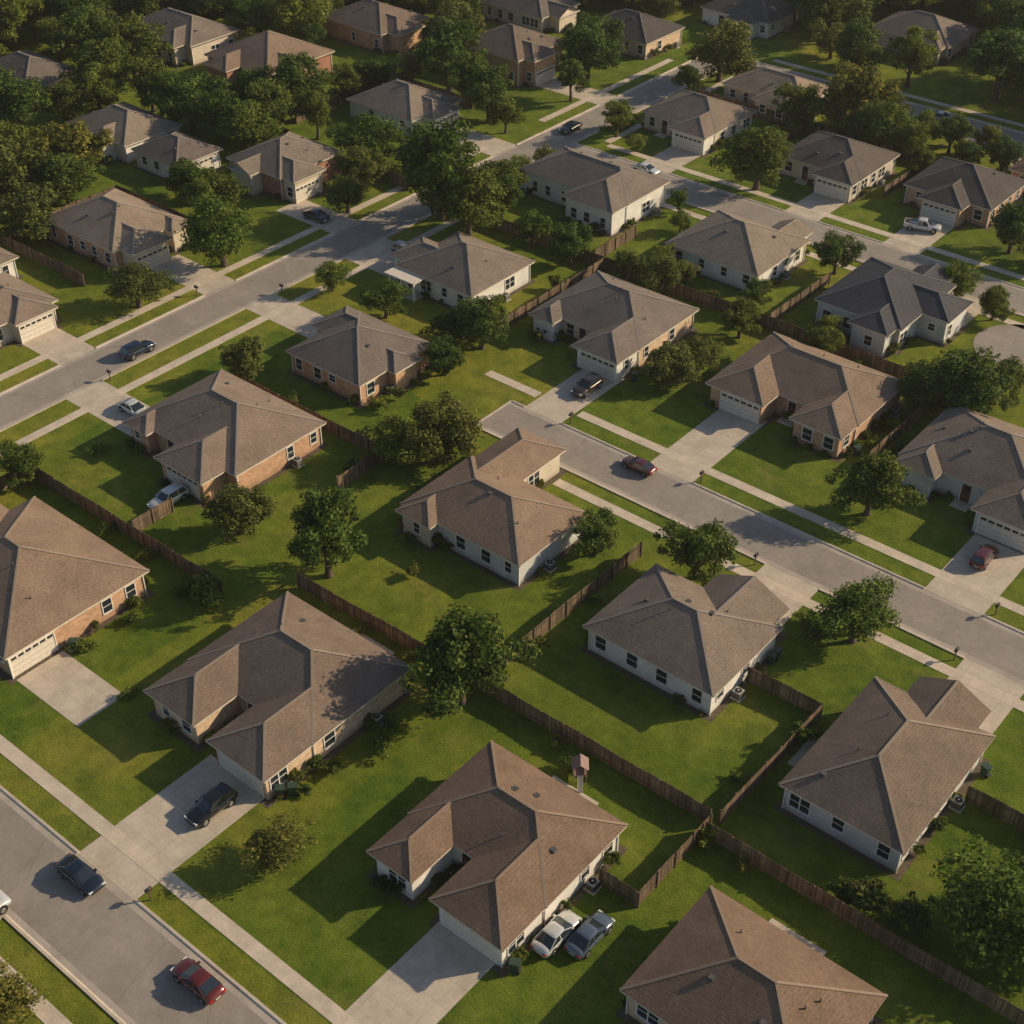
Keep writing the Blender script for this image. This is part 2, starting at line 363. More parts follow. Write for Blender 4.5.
    def wallc(side,a):
        best=None
        for r in wr:
            if side in 'SN' and r[0]-.01<=a<=r[1]+.01:
                v=r[2] if side=='S' else r[3]
            elif side in 'EW' and r[2]-.01<=a<=r[3]+.01:
                v=r[0] if side=='W' else r[1]
            else: continue
            if best is None or (v<best if side in 'SW' else v>best): best=v
        return best
    for side,a,w in garages:
        c=wallc(side,a); onwall(side,c,a,w,.02,2.2,'gar',gd); used.append((side,a-w/2-.4,a+w/2+.4))
    for side,a in doors:
        c=wallc(side,a); onwall(side,c,a,1.0,.12,2.2,'door',dr); used.append((side,a-1.0,a+1.0))
    for k,r in enumerate(wr):
        for side in 'SNEW':
            lo,hi=(r[0],r[1]) if side in 'SN' else (r[2],r[3])
            L=hi-lo
            n=max(1,int(round(L/2.9)))
            for j in range(n):
                a=lo+L*(j+.5)/n+rnd.uniform(-.4,.4)
                w=rnd.choice((.8,.95,1.1,1.7)); zs=rnd.choice((.75,.75,.95,1.3)) if w<1 else .75
                if rnd.random()<(.12 if side in 'S' else .6): continue
                c={'S':r[2],'N':r[3],'E':r[1],'W':r[0]}[side]
                px,py=(a,c+(-.4 if side=='S' else .4)) if side in 'SN' else (c+(-.4 if side=='W' else .4),a)
                bad=False
                for j2,q in enumerate(wr):
                    if j2==k: continue
                    m_=w/2+.15
                    mx=m_ if side in 'SN' else .0; my=.0 if side in 'SN' else m_
                    if q[0]-mx<px<q[1]+mx and q[2]-my<py<q[3]+my: bad=True
                for (s_,u0,u1) in used:
                    if s_==side and u0-w/2<a<u1+w/2 and abs(wallc(side,a)-c)<.1: bad=True
                if a-w/2<lo+.35 or a+w/2>hi-.35: bad=True
                if bad: continue
                onwall(side,c,a,w,zs,2.15,'win',wd); used.append((side,a-w/2-.2,a+w/2+.2))
    if porch:
        px0,px1,py0,py1=porch
        tr.box(px0,px1,py0,py1,0,.1,CONC)
        tr.box(px0-.3,px1+.3,py0-.3,y0+.1,ze-.34,ze-.215,FASCIA)
        for cx in (px0+.2,(px0+px1)/2,px1-.2):
            tr.box(cx-.12,cx+.12,py0+.08,py0+.32,.1,ze-.34,TRIM)
    for r in wr[:1]:
        for cx,cy in ((r[0],r[2]),(r[1],r[2]),(r[1],r[3])):
            tr.box(cx-.11,cx-.02,cy-.1,cy-.01,0,ze-.2,TRIM) if cx==r[0] else tr.box(cx+.02,cx+.11,cy-.1,cy-.01,0,ze-.2,TRIM)
    for b_,n_ in ((wl,"walls"),(rf,"roof"),(vt,"roof_vents"),(tr,"fascia_trim"),(wd,"windows"),(dr,"front_door"),(gd,"garage_door"),(bed,"planting_bed")):
        if b_.v:
            b_.v=[(v[0]-off.x,v[1]-off.y,v[2]) for v in b_.v]
            b_.obj(n_,e)
    ACS.append((wr[0][1]+.7,(wr[0][2]+wr[0][3])/2+rnd.uniform(-2,3)))
    return e

house("suburban_house",(-106,-88.5,39.5,54.8),[('W',44,52,-109)],"t","b",[('E',42.3,4.4)],wall2="k",seed=1)
house("suburban_house",(-76.7,-61.5,49.3,60.8),[('S',-68.4,-61.5,44.2),('S',-76.7,-70.2,44.6)],"k","b",[('S',-65,4.9)],[('S',-69.3)],seed=2)
house("suburban_house",(-51,-37.7,49,58.7),[('S',-44.6,-37.7,44.3),('S',-51,-46.3,44.5)],"w","r",[('S',-41.2,4.9)],[('S',-45.5)],seed=3)
house("suburban_house",(-29.9,-16,47,58),[('S',-22.5,-16,43.5)],"k","r",[('S',-19.5,4.9)],[('S',-25)],seed=4)
house("suburban_house",(-78,-63,76.7,87.2),[('N',-77.6,-71.2,94.2),('S',-77.7,-73,75.6)],"s","b",[('N',-74.8,4.8)],[('N',-69)],wall2="c",seed=5)
house("suburban_house",(-53.7,-40.2,74,85),[('N',-48.6,-41,87.4,True)],"w","g",[('N',-44.7,4.8)],[('N',-51)],seed=6)
house("suburban_house",(-31.2,-20.6,69.3,84.6),[('N',-28.4,-22,87,True)],"s","b",[('N',-25,4.8)],seed=7)
house("brick_house",(-110,-93.5,69.5,82),[('S',-102.5,-95,66.4),('S',-110,-106,68.4)],"t","g",[('S',-98.7,4.8)],[('S',-104.3)],seed=8)
house("brick_house",(-107.5,-95.8,89.2,101),[('W',95,101,-109.5),('E',93.5,98,-94.6)],"t","g",[('W',98.2,4.6)],seed=9)
house("suburban_house",(-112.3,-99.5,112,124),[('W',113.5,120,-114.8)],"w","g",[('W',116.8,4.8)],[('S',-110)],porch=(-112,-107.6,110.4,112.4),seed=10)
house("suburban_house",(-92,-77,115,127),[('S',-83.6,-77,110.8),('S',-92,-88,113.2)],"k","g",[('S',-80.2,4.8)],[('S',-85.5)],wall2="w",seed=11)
house("brick_house",(-67.5,-50.5,117,128),[('S',-67.5,-60,113.8),('S',-57,-50.5,113.6)],"t","b",[('S',-63.2,4.8)],[('S',-58.6)],wall2="t",seed=12)
house("suburban_house",(-117.6,-99.2,143,153),[('S',-108,-99.2,139.8)],"w","g",[('N',-103.3,4.8)],[('N',-109)],ze=3.6,seed=13)
house("suburban_house",(-90,-76,138.4,151),[('N',-82,-77,153.3,True)],"w","w",[('N',-84.5,4.4)],seed=14)
house("suburban_house",(-67.5,-56,137,151),[('E',142,148.5,-52.6),('N',-62,-57,152.6,True),('S',-62,-56.5,134.8)],"s","d",[('N',-59,4)],ze=3.3,seed=15)
house("suburban_house",(-45,-30,115,127.5),[('S',-35.4,-28.6,111.2),('S',-44.8,-40,113.4)],"s","g",[('S',-32,4.8)],[('S',-37.5)],seed=16)
house("suburban_house",(-93.5,-80,171.5,183),[('S',-86.6,-80,169)],"c","c",[('S',-83.3,4.8)],[('S',-89)],seed=17)
house("brick_house",(-75,-62,174,186),[('S',-71.6,-65,171.5)],"t","c",[('S',-68.4,4.8)],seed=18)
house("brick_house",(-66,-52,188,199.5),[('S',-60,-54,186)],"t","r",[],seed=19)
house("suburban_house",(-118,-104.5,172.5,183.6),[('S',-111.2,-104.5,169.6)],"c","g",[('S',-107.8,4.8)],[('S',-114)],wall2="w",seed=20)
house("suburban_house",(-115,-100,190,199.6),[('S',-108,-101,187.5)],"k","w",seed=21)
house("brick_house",(-156.5,-143.2,173.5,186),[('E',175,181.5,-141)],"t","b",[('E',178.4,4.8)],ze=4.4,seed=22)
house("suburban_house",(-156,-142,147,158.5),[('E',149.5,156,-139.8)],"w","w",[('E',152.8,4.8)],seed=23)
house("brick_house",(-152.3,-141,119.5,131.7),[('E',119.8,126,-138.6),('S',-150,-145,117.6,True)],"r","w",[('E',122.6,4.4)],wall2="c",ze=3.4,seed=24)
house("suburban_house",(-156.5,-141.5,91.5,103.5),[('E',92.5,99,-138.9),('E',99.6,103.4,-140)],"t","w",[('E',95.8,4.8)],wall2="c",ze=3.1,seed=25)
house("suburban_house",(-181.5,-167.5,113.5,124.3),[('S',-176,-170,111.4)],"w","w",[],seed=26)
house("detached_garage",(-166.2,-156,113.6,122.2),[],"w","g",[('E',118,4.8)],seed=27)
house("suburban_house",(-148,-137,67,80),[('E',73,79,-135.6)],"c","g",[('E',76,4.6)],seed=28)
house("suburban_house",(-166,-150,70,83.5),[],"w","g",seed=29)
house("suburban_house",(-209,-191.5,146,157),[('S',-200,-193,143.6)],"c","w",ze=3.4,seed=30)
house("brick_house",(-187,-171.5,145,160),[('S',-184,-178,142),('E',147,154,-169)],"r","b",ze=3.4,seed=31)
house("suburban_house",(-186,-171,170.5,182.5),[('E',172,179,-168.5)],"t","b",ze=3.4,seed=32)
house("suburban_house",(-212,-197,117,128.5),[],"c","g",seed=33)
house("suburban_house",(-171,-156.3,196,207),[('E',198,204,-154,True)],"c","g",seed=34)
house("brick_house",(-149,-134.5,197,208.5),[],"k","c",seed=35)
house("suburban_house",(-138.5,-124,219,230.5),[('S',-132,-126,217)],"w","c",[('S',-129,4.6)],seed=36)
house("suburban_house",(-110,-94.5,228,240),[('S',-101,-95,226)],"c","g",seed=37)
house("brick_house",(-19,-5,115,127),[('S',-12,-5.2,111)],"t","b",[('S',-8.6,4.8)],seed=40)
house("suburban_house",(-3,11,72,85),[],"w","g",seed=41)

# ------------------------------------------------------------ fences
def fence(pts,h=1.7):
    q=MB(); x,y=pts[0]; ox,oy=x,y
    for (ax,ay),(bx,by) in zip(pts[:-1],pts[1:]):
        L=math.hypot(bx-ax,by-ay); n=int(L/.16); dx,dy=(bx-ax)/L,(by-ay)/L
        rot=Vector((dx,dy,0)); nn=Vector((-dy,dx,0))
        for i in range(n):
            t=(i+.5)*L/n; hh=h+U(-.03,.03)+.06*math.sin(t*.7)
            c=Vector((ax-ox,ay-oy,0))+rot*t+nn*U(-.006,.006)
            q.beam(c,c+Vector((0,0,hh)),.15,.022,FENCE,up=tuple(nn))
        m=int(L/2.4)+1
        for i in range(m+1):
            t=min(i*L/m,L); c=Vector((ax-ox,ay-oy,0))+rot*t-nn*.07
            q.beam(c,c+Vector((0,0,h+.06)),.1,.1,FENCE,up=tuple(nn))
        for zz in (.35,1.4):
            a=Vector((ax-ox,ay-oy,zz))-nn*.04; q.beam(a,a+rot*L,.04,.09,FENCE)
    q.obj("wooden_fence",loc=(ox,oy,0))
for f in [[(-109.5,83.6),(-87,83.8),(-87,77)],[(-113,49),(-113,58.6),(-88,58.8),(-83.5,58.8)],[(-79,64),(-57.9,64.6),(-34.2,64.8)],
  [(-57.6,65.2),(-57.4,88)],[(-37.4,55),(-34,55),(-34,64.4)],[(-40.4,80),(-33.4,80.2),(-33.6,65.2)],[(-33.8,63.6),(-6,63.6)],
  [(-20.2,79.6),(-4,79.5)],[(-119,132.4),(-97,132.2),(-71.4,132.6),(-46,132.6)],[(-71,133.2),(-70.8,147)],[(-141.6,135.2),(-130,133.4)],
  [(-190,137),(-156,135)],[(-94.8,112),(-94.8,132)],[(-87,84.2),(-87,90)],[(-97,133),(-97,142)],[(-48,115),(-48,132)],[(-160,106),(-142,106)],
  [(-166,87),(-142,87)],[(-160,88),(-160,106)],[(-118,188),(-67,188)],[(-98,172),(-98,187.6)],[(-77.6,174),(-77.6,187.6)],[(-160,140),(-160,160)],[(-160,162),(-143,162)],
  [(-97,59.2),(-97,64)],[(-46.5,141),(-46.5,134)]]:
    fence(f)

# ------------------------------------------------------------ trees
def tree_mesh(name,rad,height,crown_base,nclump,nleaf,leaf,lm,seed,shrub=False):
    rs=np.random.RandomState(seed); q=MB()
    cz=(height+crown_base)/2; hz=(height-crown_base)/2
    cl=[]
    lob=rs.uniform(0,6.28); asym=rs.uniform(.12,.26); lob3=rs.uniform(0,6.28)
    for i in range(nclump):
        while True:
            d=rs.normal(size=3); d/=np.linalg.norm(d)
            if d[2]>-.8: break
        k=rs.uniform(.5,.9) if i>4 else rs.uniform(0,.4)
        ph=math.atan2(d[1],d[0])
        wob=rs.uniform(.7,1.15)*(1+asym*math.cos(2*ph+lob)+.12*math.cos(3*ph+lob3))
        c=np.array([d[0]*rad*k*wob,d[1]*rad*k*wob,cz+d[2]*hz*k*rs.uniform(.75,1.12)])
        r=rad*(rs.uniform(.3,.46) if i<=4 else rs.uniform(.12,.32))
        cl.append((c,r))
    if not shrub:
        top=crown_base+hz*.8; bend=rs.uniform(-.35,.35,2)
        segs=5; pr=rad*.055+.06; last=(0,0,-.1)
        for i in range(segs):
            t=(i+1)/segs; p=(bend[0]*t*t,bend[1]*t*t,top*t)
            q.cyl(last,p,pr*(1.25-.75*(i/segs)) if i else pr*1.6,pr*(1.25-.75*t),BARK,8,False); last=p
        for c,r in cl[:18]:
            t=rs.uniform(.35,.95); s=(bend[0]*t*t,bend[1]*t*t,top*t)
            mid=((s[0]+c[0])/2,(s[1]+c[1])/2,(s[2]+c[2])/2+.15*rad*.3)
            q.cyl(s,mid,pr*.5,pr*.3,BARK,5,False); q.cyl(mid,tuple(c),pr*.3,pr*.1,BARK,5,False)
    tw=sum(r**1.7 for c,r in cl)
    cs=[];ns=[]
    for c,r in cl:
        n=int(nleaf*r**1.7/tw)
        d=rs.normal(size=(n,3)); d/=np.linalg.norm(d,axis=1)[:,None]
        rr=r*(rs.uniform(.2,1.0,n)**.5)*rs.uniform(.85,1.35,n)
        sq=np.array([1,1,.8])
        p=c+d*rr[:,None]*sq
        cs.append(p); ns.append(d+rs.normal(size=(n,3))*.5+np.array([0,0,.25]))
    P=np.concatenate(cs); Nn=np.concatenate(ns); keep=P[:,2]>(.05 if shrub else max(.3,crown_base*.5)); P=P[keep]; Nn=Nn[keep]
    Nn/=np.linalg.norm(Nn,axis=1)[:,None]
    n=len(P); t=rs.normal(size=(n,3)); e1=np.cross(Nn,t); e1/=np.linalg.norm(e1,axis=1)[:,None]; e2=np.cross(Nn,e1)
    s=leaf*rs.uniform(.6,1.3,n)[:,None]
    a=P-e1*s*.5; b_=P+e2*s*.32+Nn*s*.1; c_=P+e1*s*.5; d_=P-e2*s*.32+Nn*s*.1
    V=np.stack([a,b_,c_,d_],axis=1).reshape(-1,3)
    base=len(q.v)
    me=bpy.data.meshes.new(name)
    allv=np.concatenate([np.array(q.v).reshape(-1,3),V]) if base else V
    loops=[i for f in q.f for i in f]; starts=[];k=0
    for f in q.f: starts.append(k); k+=len(f)
    lv=np.concatenate([np.array(loops,dtype=np.int32),np.arange(base,base+4*n,dtype=np.int32)])
    st=np.concatenate([np.array(starts,dtype=np.int32),k+4*np.arange(n,dtype=np.int32)])
    me.vertices.add(len(allv)); me.vertices.foreach_set("co",allv.astype(np.float32).ravel())
    me.loops.add(len(lv)); me.loops.foreach_set("vertex_index",lv)
    me.polygons.add(len(st)); me.polygons.foreach_set("loop_start",st)
    me.materials.append(BARK); me.materials.append(lm)
    mi=np.ones(len(st),dtype=np.int32); mi[:len(q.f)]=0
    me.polygons.foreach_set("material_index",mi)
    me.update(calc_edges=True); me.validate(); return me
TREES=[tree_mesh("broadleaf_a",3.6,8,.6,50,9500,.34,LEAF[0],1),
       tree_mesh("broadleaf_b",3.6,7.6,.5,60,9500,.33,LEAF[1],2),
       tree_mesh("broadleaf_c",3.6,9,.8,42,9000,.34,LEAF[0],3),
       tree_mesh("broadleaf_d",3.6,7.2,.5,54,8500,.32,LEAF[2],4),
       tree_mesh("broadleaf_e",3.6,8.4,.5,70,10000,.34,LEAF[0],5),
       tree_mesh("broadleaf_f",3.6,7,.5,36,5500,.31,LEAF[1],6),
       tree_mesh("broadleaf_g",3.2,9.6,.6,52,9000,.33,LEAF[2],8)]
SHR=[tree_mesh("shrub_a",1.2,1.7,.1,16,1300,.2,LEAF[0],11,True),tree_mesh("shrub_b",1.2,1.4,.0,12,1100,.2,LEAF[2],12,True),
     tree_mesh("shrub_c",1.2,2.0,.1,18,1400,.2,LEAF[1],13,True)]
TP=[]
def tree(x,y,r,h=None,k=None,name="shade_tree",col=None):
    k=random.randrange(7) if k is None else k
    o=bpy.data.objects.new(name,TREES[k]); (col or COL).objects.link(o)
    s=r*1.15/3.6; hz=(h*1.1/8.0) if h else s
    o.location=(x,y,0); o.scale=(s*U(.86,1.14),s*U(.86,1.14),hz); o.rotation_euler=(0,0,U(0,6.28)); TP.append((x,y,r)); return o
def shrub(x,y,r,h=None,name="shrub"):
    o=bpy.data.objects.new(name,random.choice(SHR)); COL.objects.link(o)
    o.location=(x,y,0); o.scale=(r/1.2*U(.9,1.1),r/1.2*U(.9,1.1),(h or r*1.3)/1.6); o.rotation_euler=(0,0,U(0,6.28)); TP.append((x,y,r))
for t in [(-78,66.9,3.7,8.2,0),(-89.3,66,2.7,5,1),(-57.4,62.3,3.9,8.2,4),(-82,88,3.6,7,1),(-85.2,84.6,2.8,5,3),(-84.5,89.5,2.6,4.6,5),(-51.6,88.6,3,5.6,0),
 (-36,90.2,3.3,6.2,3),(-44,107.6,3.2,6,4),(-60.8,85.3,2.1,4,0),(-56.7,41,2.4,4.2,5),(-13,67.9,4.2,7.5,3),(-10,72,3.6,6,4),(-110.4,85.3,2.7,5,1),
 (-112.2,57.2,2.3,4.6,0),(-132.6,88,3.8,6,5),(-158.9,90.6,4.8,7,1),(-168,104.4,5.5,9.5,1),(-163,100,4.2,7,4),(-142.7,109.2,3.3,6.5,0),(-117.4,106,2.2,4,3),(-107.6,105.4,2.6,4.2,0),
 (-120.4,129.5,5.2,12,0),(-114.5,128.4,4,8.5,4),(-93.4,100.2,2.3,4,0),(-94,107.3,3.2,5.5,0),(-97.5,106,2.3,3.8,4),(-98.9,130.3,2.7,5,0),(-90.3,130.9,2.1,3.8,2),(-71.8,119.2,2.9,4.5,5),(-73,114.6,3,4.6,1),
 (-72.3,128.6,2.4,4.4,0),(-71.6,149.9,2.4,4.8,0),(-92.7,165,4.1,8.5,4),(-93.2,193,5.2,10.5,1),(-98.9,186.4,3.6,7,0),(-119.8,197,5.4,10,1),(-141,191,4,7,0),(-151.2,165.7,5.2,10,0),
 (-160.7,141.4,4.6,9,4),(-165.5,137.8,3.8,7,0),(-44.5,130,3.8,6.4,0),(-57,153.8,2.4,5,3),(-80.2,187.4,2.6,5,0),(-77.5,194,2.7,5,2),(-57,169.5,3.2,6,0),(-61.5,20,2.9,4.2,5),(-48.4,128,2.6,5,4),(-43,134.6,3,5,0),
 (-151,112,3,5,4),(-170,128,4.4,8,0),(-163,127.5,4,7,2),(-134,140,3.2,6,1),(-119,167.6,2.5,5,0),
 (-188,108,5.5,9,0),(-176,100,5,8,4),(-184,96,5,9,3),(-190,128,5.2,9,4),(-194,136,5,9,0),(-203,134,5,9,2),(-74.6,135.6,2,3.5,0),(-64,134.4,1.8,3.2,3),(-84.8,135.6,1.9,3.4,5)]:
    tree(*t)
for s in [(-84,57.2,2.3,3),(-86.4,56.8,1.3,1.8),(-59,54.4,1.5,1.7),(-60.2,50,1,1.1),(-20.8,65.6,2.4,2.4),(-18,66.4,2,2),(-22.8,64.9,1.4,1.6),(-38.6,88.4,2,1.8),(-40.2,89.6,1.3,1.2),(-33.2,76.4,1.4,2.2),(-32.6,78,1.1,1.5),(-33.4,63.0,1.2,2.1),
  (-60.4,47,.9,1),(-60.2,56.8,1,1.2),(-79.5,45,1,1),(-78.4,50,.8,.9),(-111,65.6,1.3,1.4),(-95.4,103.4,1.8,2.2),(-90,112.5,1.3,1.6),(-46,62.2,.9,1.5),(-87.3,46,1.2,1.2),(-86.9,51,1,1),(-72,72,1,1.2),(-62.4,71,.9,1.1),
  (-48,63.6,.8,1),(-64,63.4,1.1,1.4),(-70,63,.9,1),(-93,57.6,1,1.3),(-99,57.8,1.2,1.5),(-35,70,.8,1),(-30,62.8,.9,1.1),(-10,78.6,1.2,1.4),(-56.6,72,.9,1.2),(-56.8,80,1,1.2),
  (-88,80,1.2,1.6),(-91,84.8,1.3,1.8),(-102,84.8,1.1,1.4),(-96,113,1.2,1.6),(-96,124,1.4,1.9),(-73,131.4,1.2,1.6),(-58,131.6,1.1,1.5),(-52,131.2,1.4,1.8),(-105,134,1.3,1.7),(-80,134,1.1,1.4),
  (-79.6,81.5,1.1,1.4),(-79.4,84.5,1.3,1.6),(-48.8,118,1.2,1.6),(-49,122.6,1.4,1.9),(-28.6,119,1.2,1.5),(-46.4,119,1.3,1.7),(-94,93,1.2,1.6),(-94.2,90.4,1.4,1.9),(-75.6,118,1.2,1.6)]:
    shrub(*s)
ROADR=[(r[1],r[2],r[3],r[4]) for r in ROADS]
def blocked(x,y,r,ks=.7,view=False):
    for a in HR:
        if a[0]-r*.8<x<a[1]+r*.8 and a[2]-r*.8<y<a[3]+r*.8: return True
    if view:   # gardens on the street side of the houses stay open lawn
        for d in (3.5,7,10,13):
            xx=x-.64*d; yy=y+.77*d
            for a in HR:
                if a[0]-r*.3<xx<a[1]+r*.3 and a[2]-r*.3<yy<a[3]+r*.3: return True
    for a in ROADR:
        if a[0]-r*.7-1<x<a[1]+r*.7+1 and a[2]-r*.7-1<y<a[3]+r*.7+1: return True
    for a in DR:
        if a[0]-.6<x<a[1]+.6 and a[2]-.6<y<a[3]+.6: return True
    for a in TP:
        if math.hypot(x-a[0],y-a[1])<(r+a[2])*ks: return True
    return False
rr=random.Random(3); cnt=0
for _ in range(9000):
    x=rr.uniform(-205,-50); y=rr.uniform(90,200)
    if x>-128 and y<128: continue
    if rr.random()<.35 and x>-130: continue
    r=rr.choice((2.2,3,3.6,4.2,4.6)) if x<-130 else rr.choice((1.5,2,2.6,3.2))
    if blocked(x,y,r,.76,True): continue
    tree(x,y,r,r*rr.uniform(1.7,2.3)); cnt+=1
    if cnt>85: break
for a in list(HR):
    for _ in range(10):
        s=rr.choice('SNEW')
        if s in 'SN': x=rr.uniform(a[0]+.8,a[1]-.8); y=a[2]+.0 if s=='S' else a[3]-.0
        else: y=rr.uniform(a[2]+.8,a[3]-.8); x=a[0] if s=='W' else a[1]
        if any(q[0]+.1<x<q[1]-.1 and q[2]+.1<y<q[3]-.1 for q in HR): continue
        if any(q[0]-.7<x<q[1]+.7 and q[2]-.7<y<q[3]+.9 for q in DR): continue
        r=rr.uniform(.4,1.0); shrub(x,y,r,r*rr.uniform(1,1.6))
dc=bpy.data.collections.new("distant_trees_collection"); far=0
for i in range(15000):
    near=i<7000
    if near: x=rr.uniform(-300,-20); y=rr.uniform(90,300); vis=(x<-188 or y>188)
    else: x=rr.uniform(-520,60); y=rr.uniform(-20,520); vis=False
    if near and not vis: continue
    if not near and not (x<-225 or y>250): continue
    r=rr.uniform(3.2,6.4) if near else rr.uniform(5,8)
    if near and x>-222 and y<242 and rr.random()<.45: continue
    if blocked(x,y,r,.6,near): continue
    tree(x,y,r,r*rr.uniform(1.6,2.2),name="broadleaf_tree",col=dc); far+=1
    if not near and far>720: break
de=bpy.data.objects.new("distant_trees",None); de.instance_type='COLLECTION'; de.instance_collection=dc; COL.objects.link(de)

# ------------------------------------------------------------ yard equipment
q=MB(); AC=m_flat("ac_metal",(.42,.41,.38),.5,.3)
q.box(-.5,.5,-.5,.5,0,.08,CONC); q.box(-.38,.38,-.38,.38,.08,.82,AC)
for i in range(7): q.box(-.4,.4,-.4,.4,.14+i*.09,.17+i*.09,DARK)
q.cyl((0,0,.82),(0,0,.86),.3,.3,DARK,14); q.cyl((0,0,.86),(0,0,.9),.09,.09,AC,8)
acm=q.mesh("air_conditioner")
for x,y in ACS:
    o=bpy.data.objects.new("air_conditioner_unit",acm); COL.objects.link(o); o.location=(x,y,.016)
q=MB(); MBX=m_flat("mailbox_metal",(.05,.05,.055),.4,.3); q.box(-.05,.05,-.05,.05,0,1.05,FENCE); q.box(-.13,.13,-.27,.27,1.05,1.22,MBX)
q.cyl((0,-.27,1.22),(0,.27,1.22),.13,.13,MBX,12); q.box(.13,.15,.05,.09,1.1,1.38,LAMPR); mbm=q.mesh("mailbox")
for x,y,rz in ((-61.6,32.8,0),(-38,32.8,0),(-48.3,93.8,0),(-28,93.8,0),(-76.4,101.6,0),(-59.6,101.6,0),(-27.8,101.6,0),(-121.6,75.2,1.57),(-121.6,101.4,1.57),(-129.4,94.4,1.57)):
    o=bpy.data.objects.new("mailbox",mbm); COL.objects.link(o); o.location=(x,y,0); o.rotation_euler=(0,0,rz)
q=MB(); BIN=m_flat("bin_plastic",(.03,.06,.045),.5)
q.beam((0,0,.1),(0,0,.12),.5,.5,BIN,up=(0,1,0))
i=len(q.v); q.v+=[(-.22,-.25,.06),(.22,-.25,.06),(.22,.25,.06),(-.22,.25,.06),(-.29,-.34,1),(.29,-.34,1),(.29,.34,1),(-.29,.34,1)]
for f in [(0,1,5,4),(1,2,6,5),(2,3,7,6),(3,0,4,7),(3,2,1,0)]: q.f.append(tuple(i+a for a in f)); q.m.append(0); q.sm.append(False)
q.box(-.32,.32,-.38,.36,1.0,1.07,BIN); q.cyl((-.3,.3,.12),(.3,.3,.12),.12,.12,TYRE,10); q.cyl((-.25,.4,1),(.25,.4,1),.025,.025,BIN,6); bnm=q.mesh("bin")
for x,y in ((-61.6,45.6),(-61.0,46.4),(-37.4,45.2),(-88,45.6),(-76.2,113),(-49.8,116),(-40,84),(-40,83.2),(-20.2,83),(-93,70),(-112.5,121.2)):
    o=bpy.data.objects.new("wheeled_bin",bnm); COL.objects.link(o); o.location=(x,y,.016); o.rotation_euler=(0,0,U(0,6.28))
for x0,x1,y0,y1 in ((-71,-66,60.2,63.2),(-46.5,-42,58.2,61),(-26,-21.5,57.5,60.4),(-32.9,-30.7,74,78.5),(-103,-98,81.6,83.2),(-86,-81,126.6,129.6),(-62,-57,127.5,130.4)):
    q=MB(); q.box(x0,x1,y0,y1,0,.06,DRIVE,False); q.obj("patio")

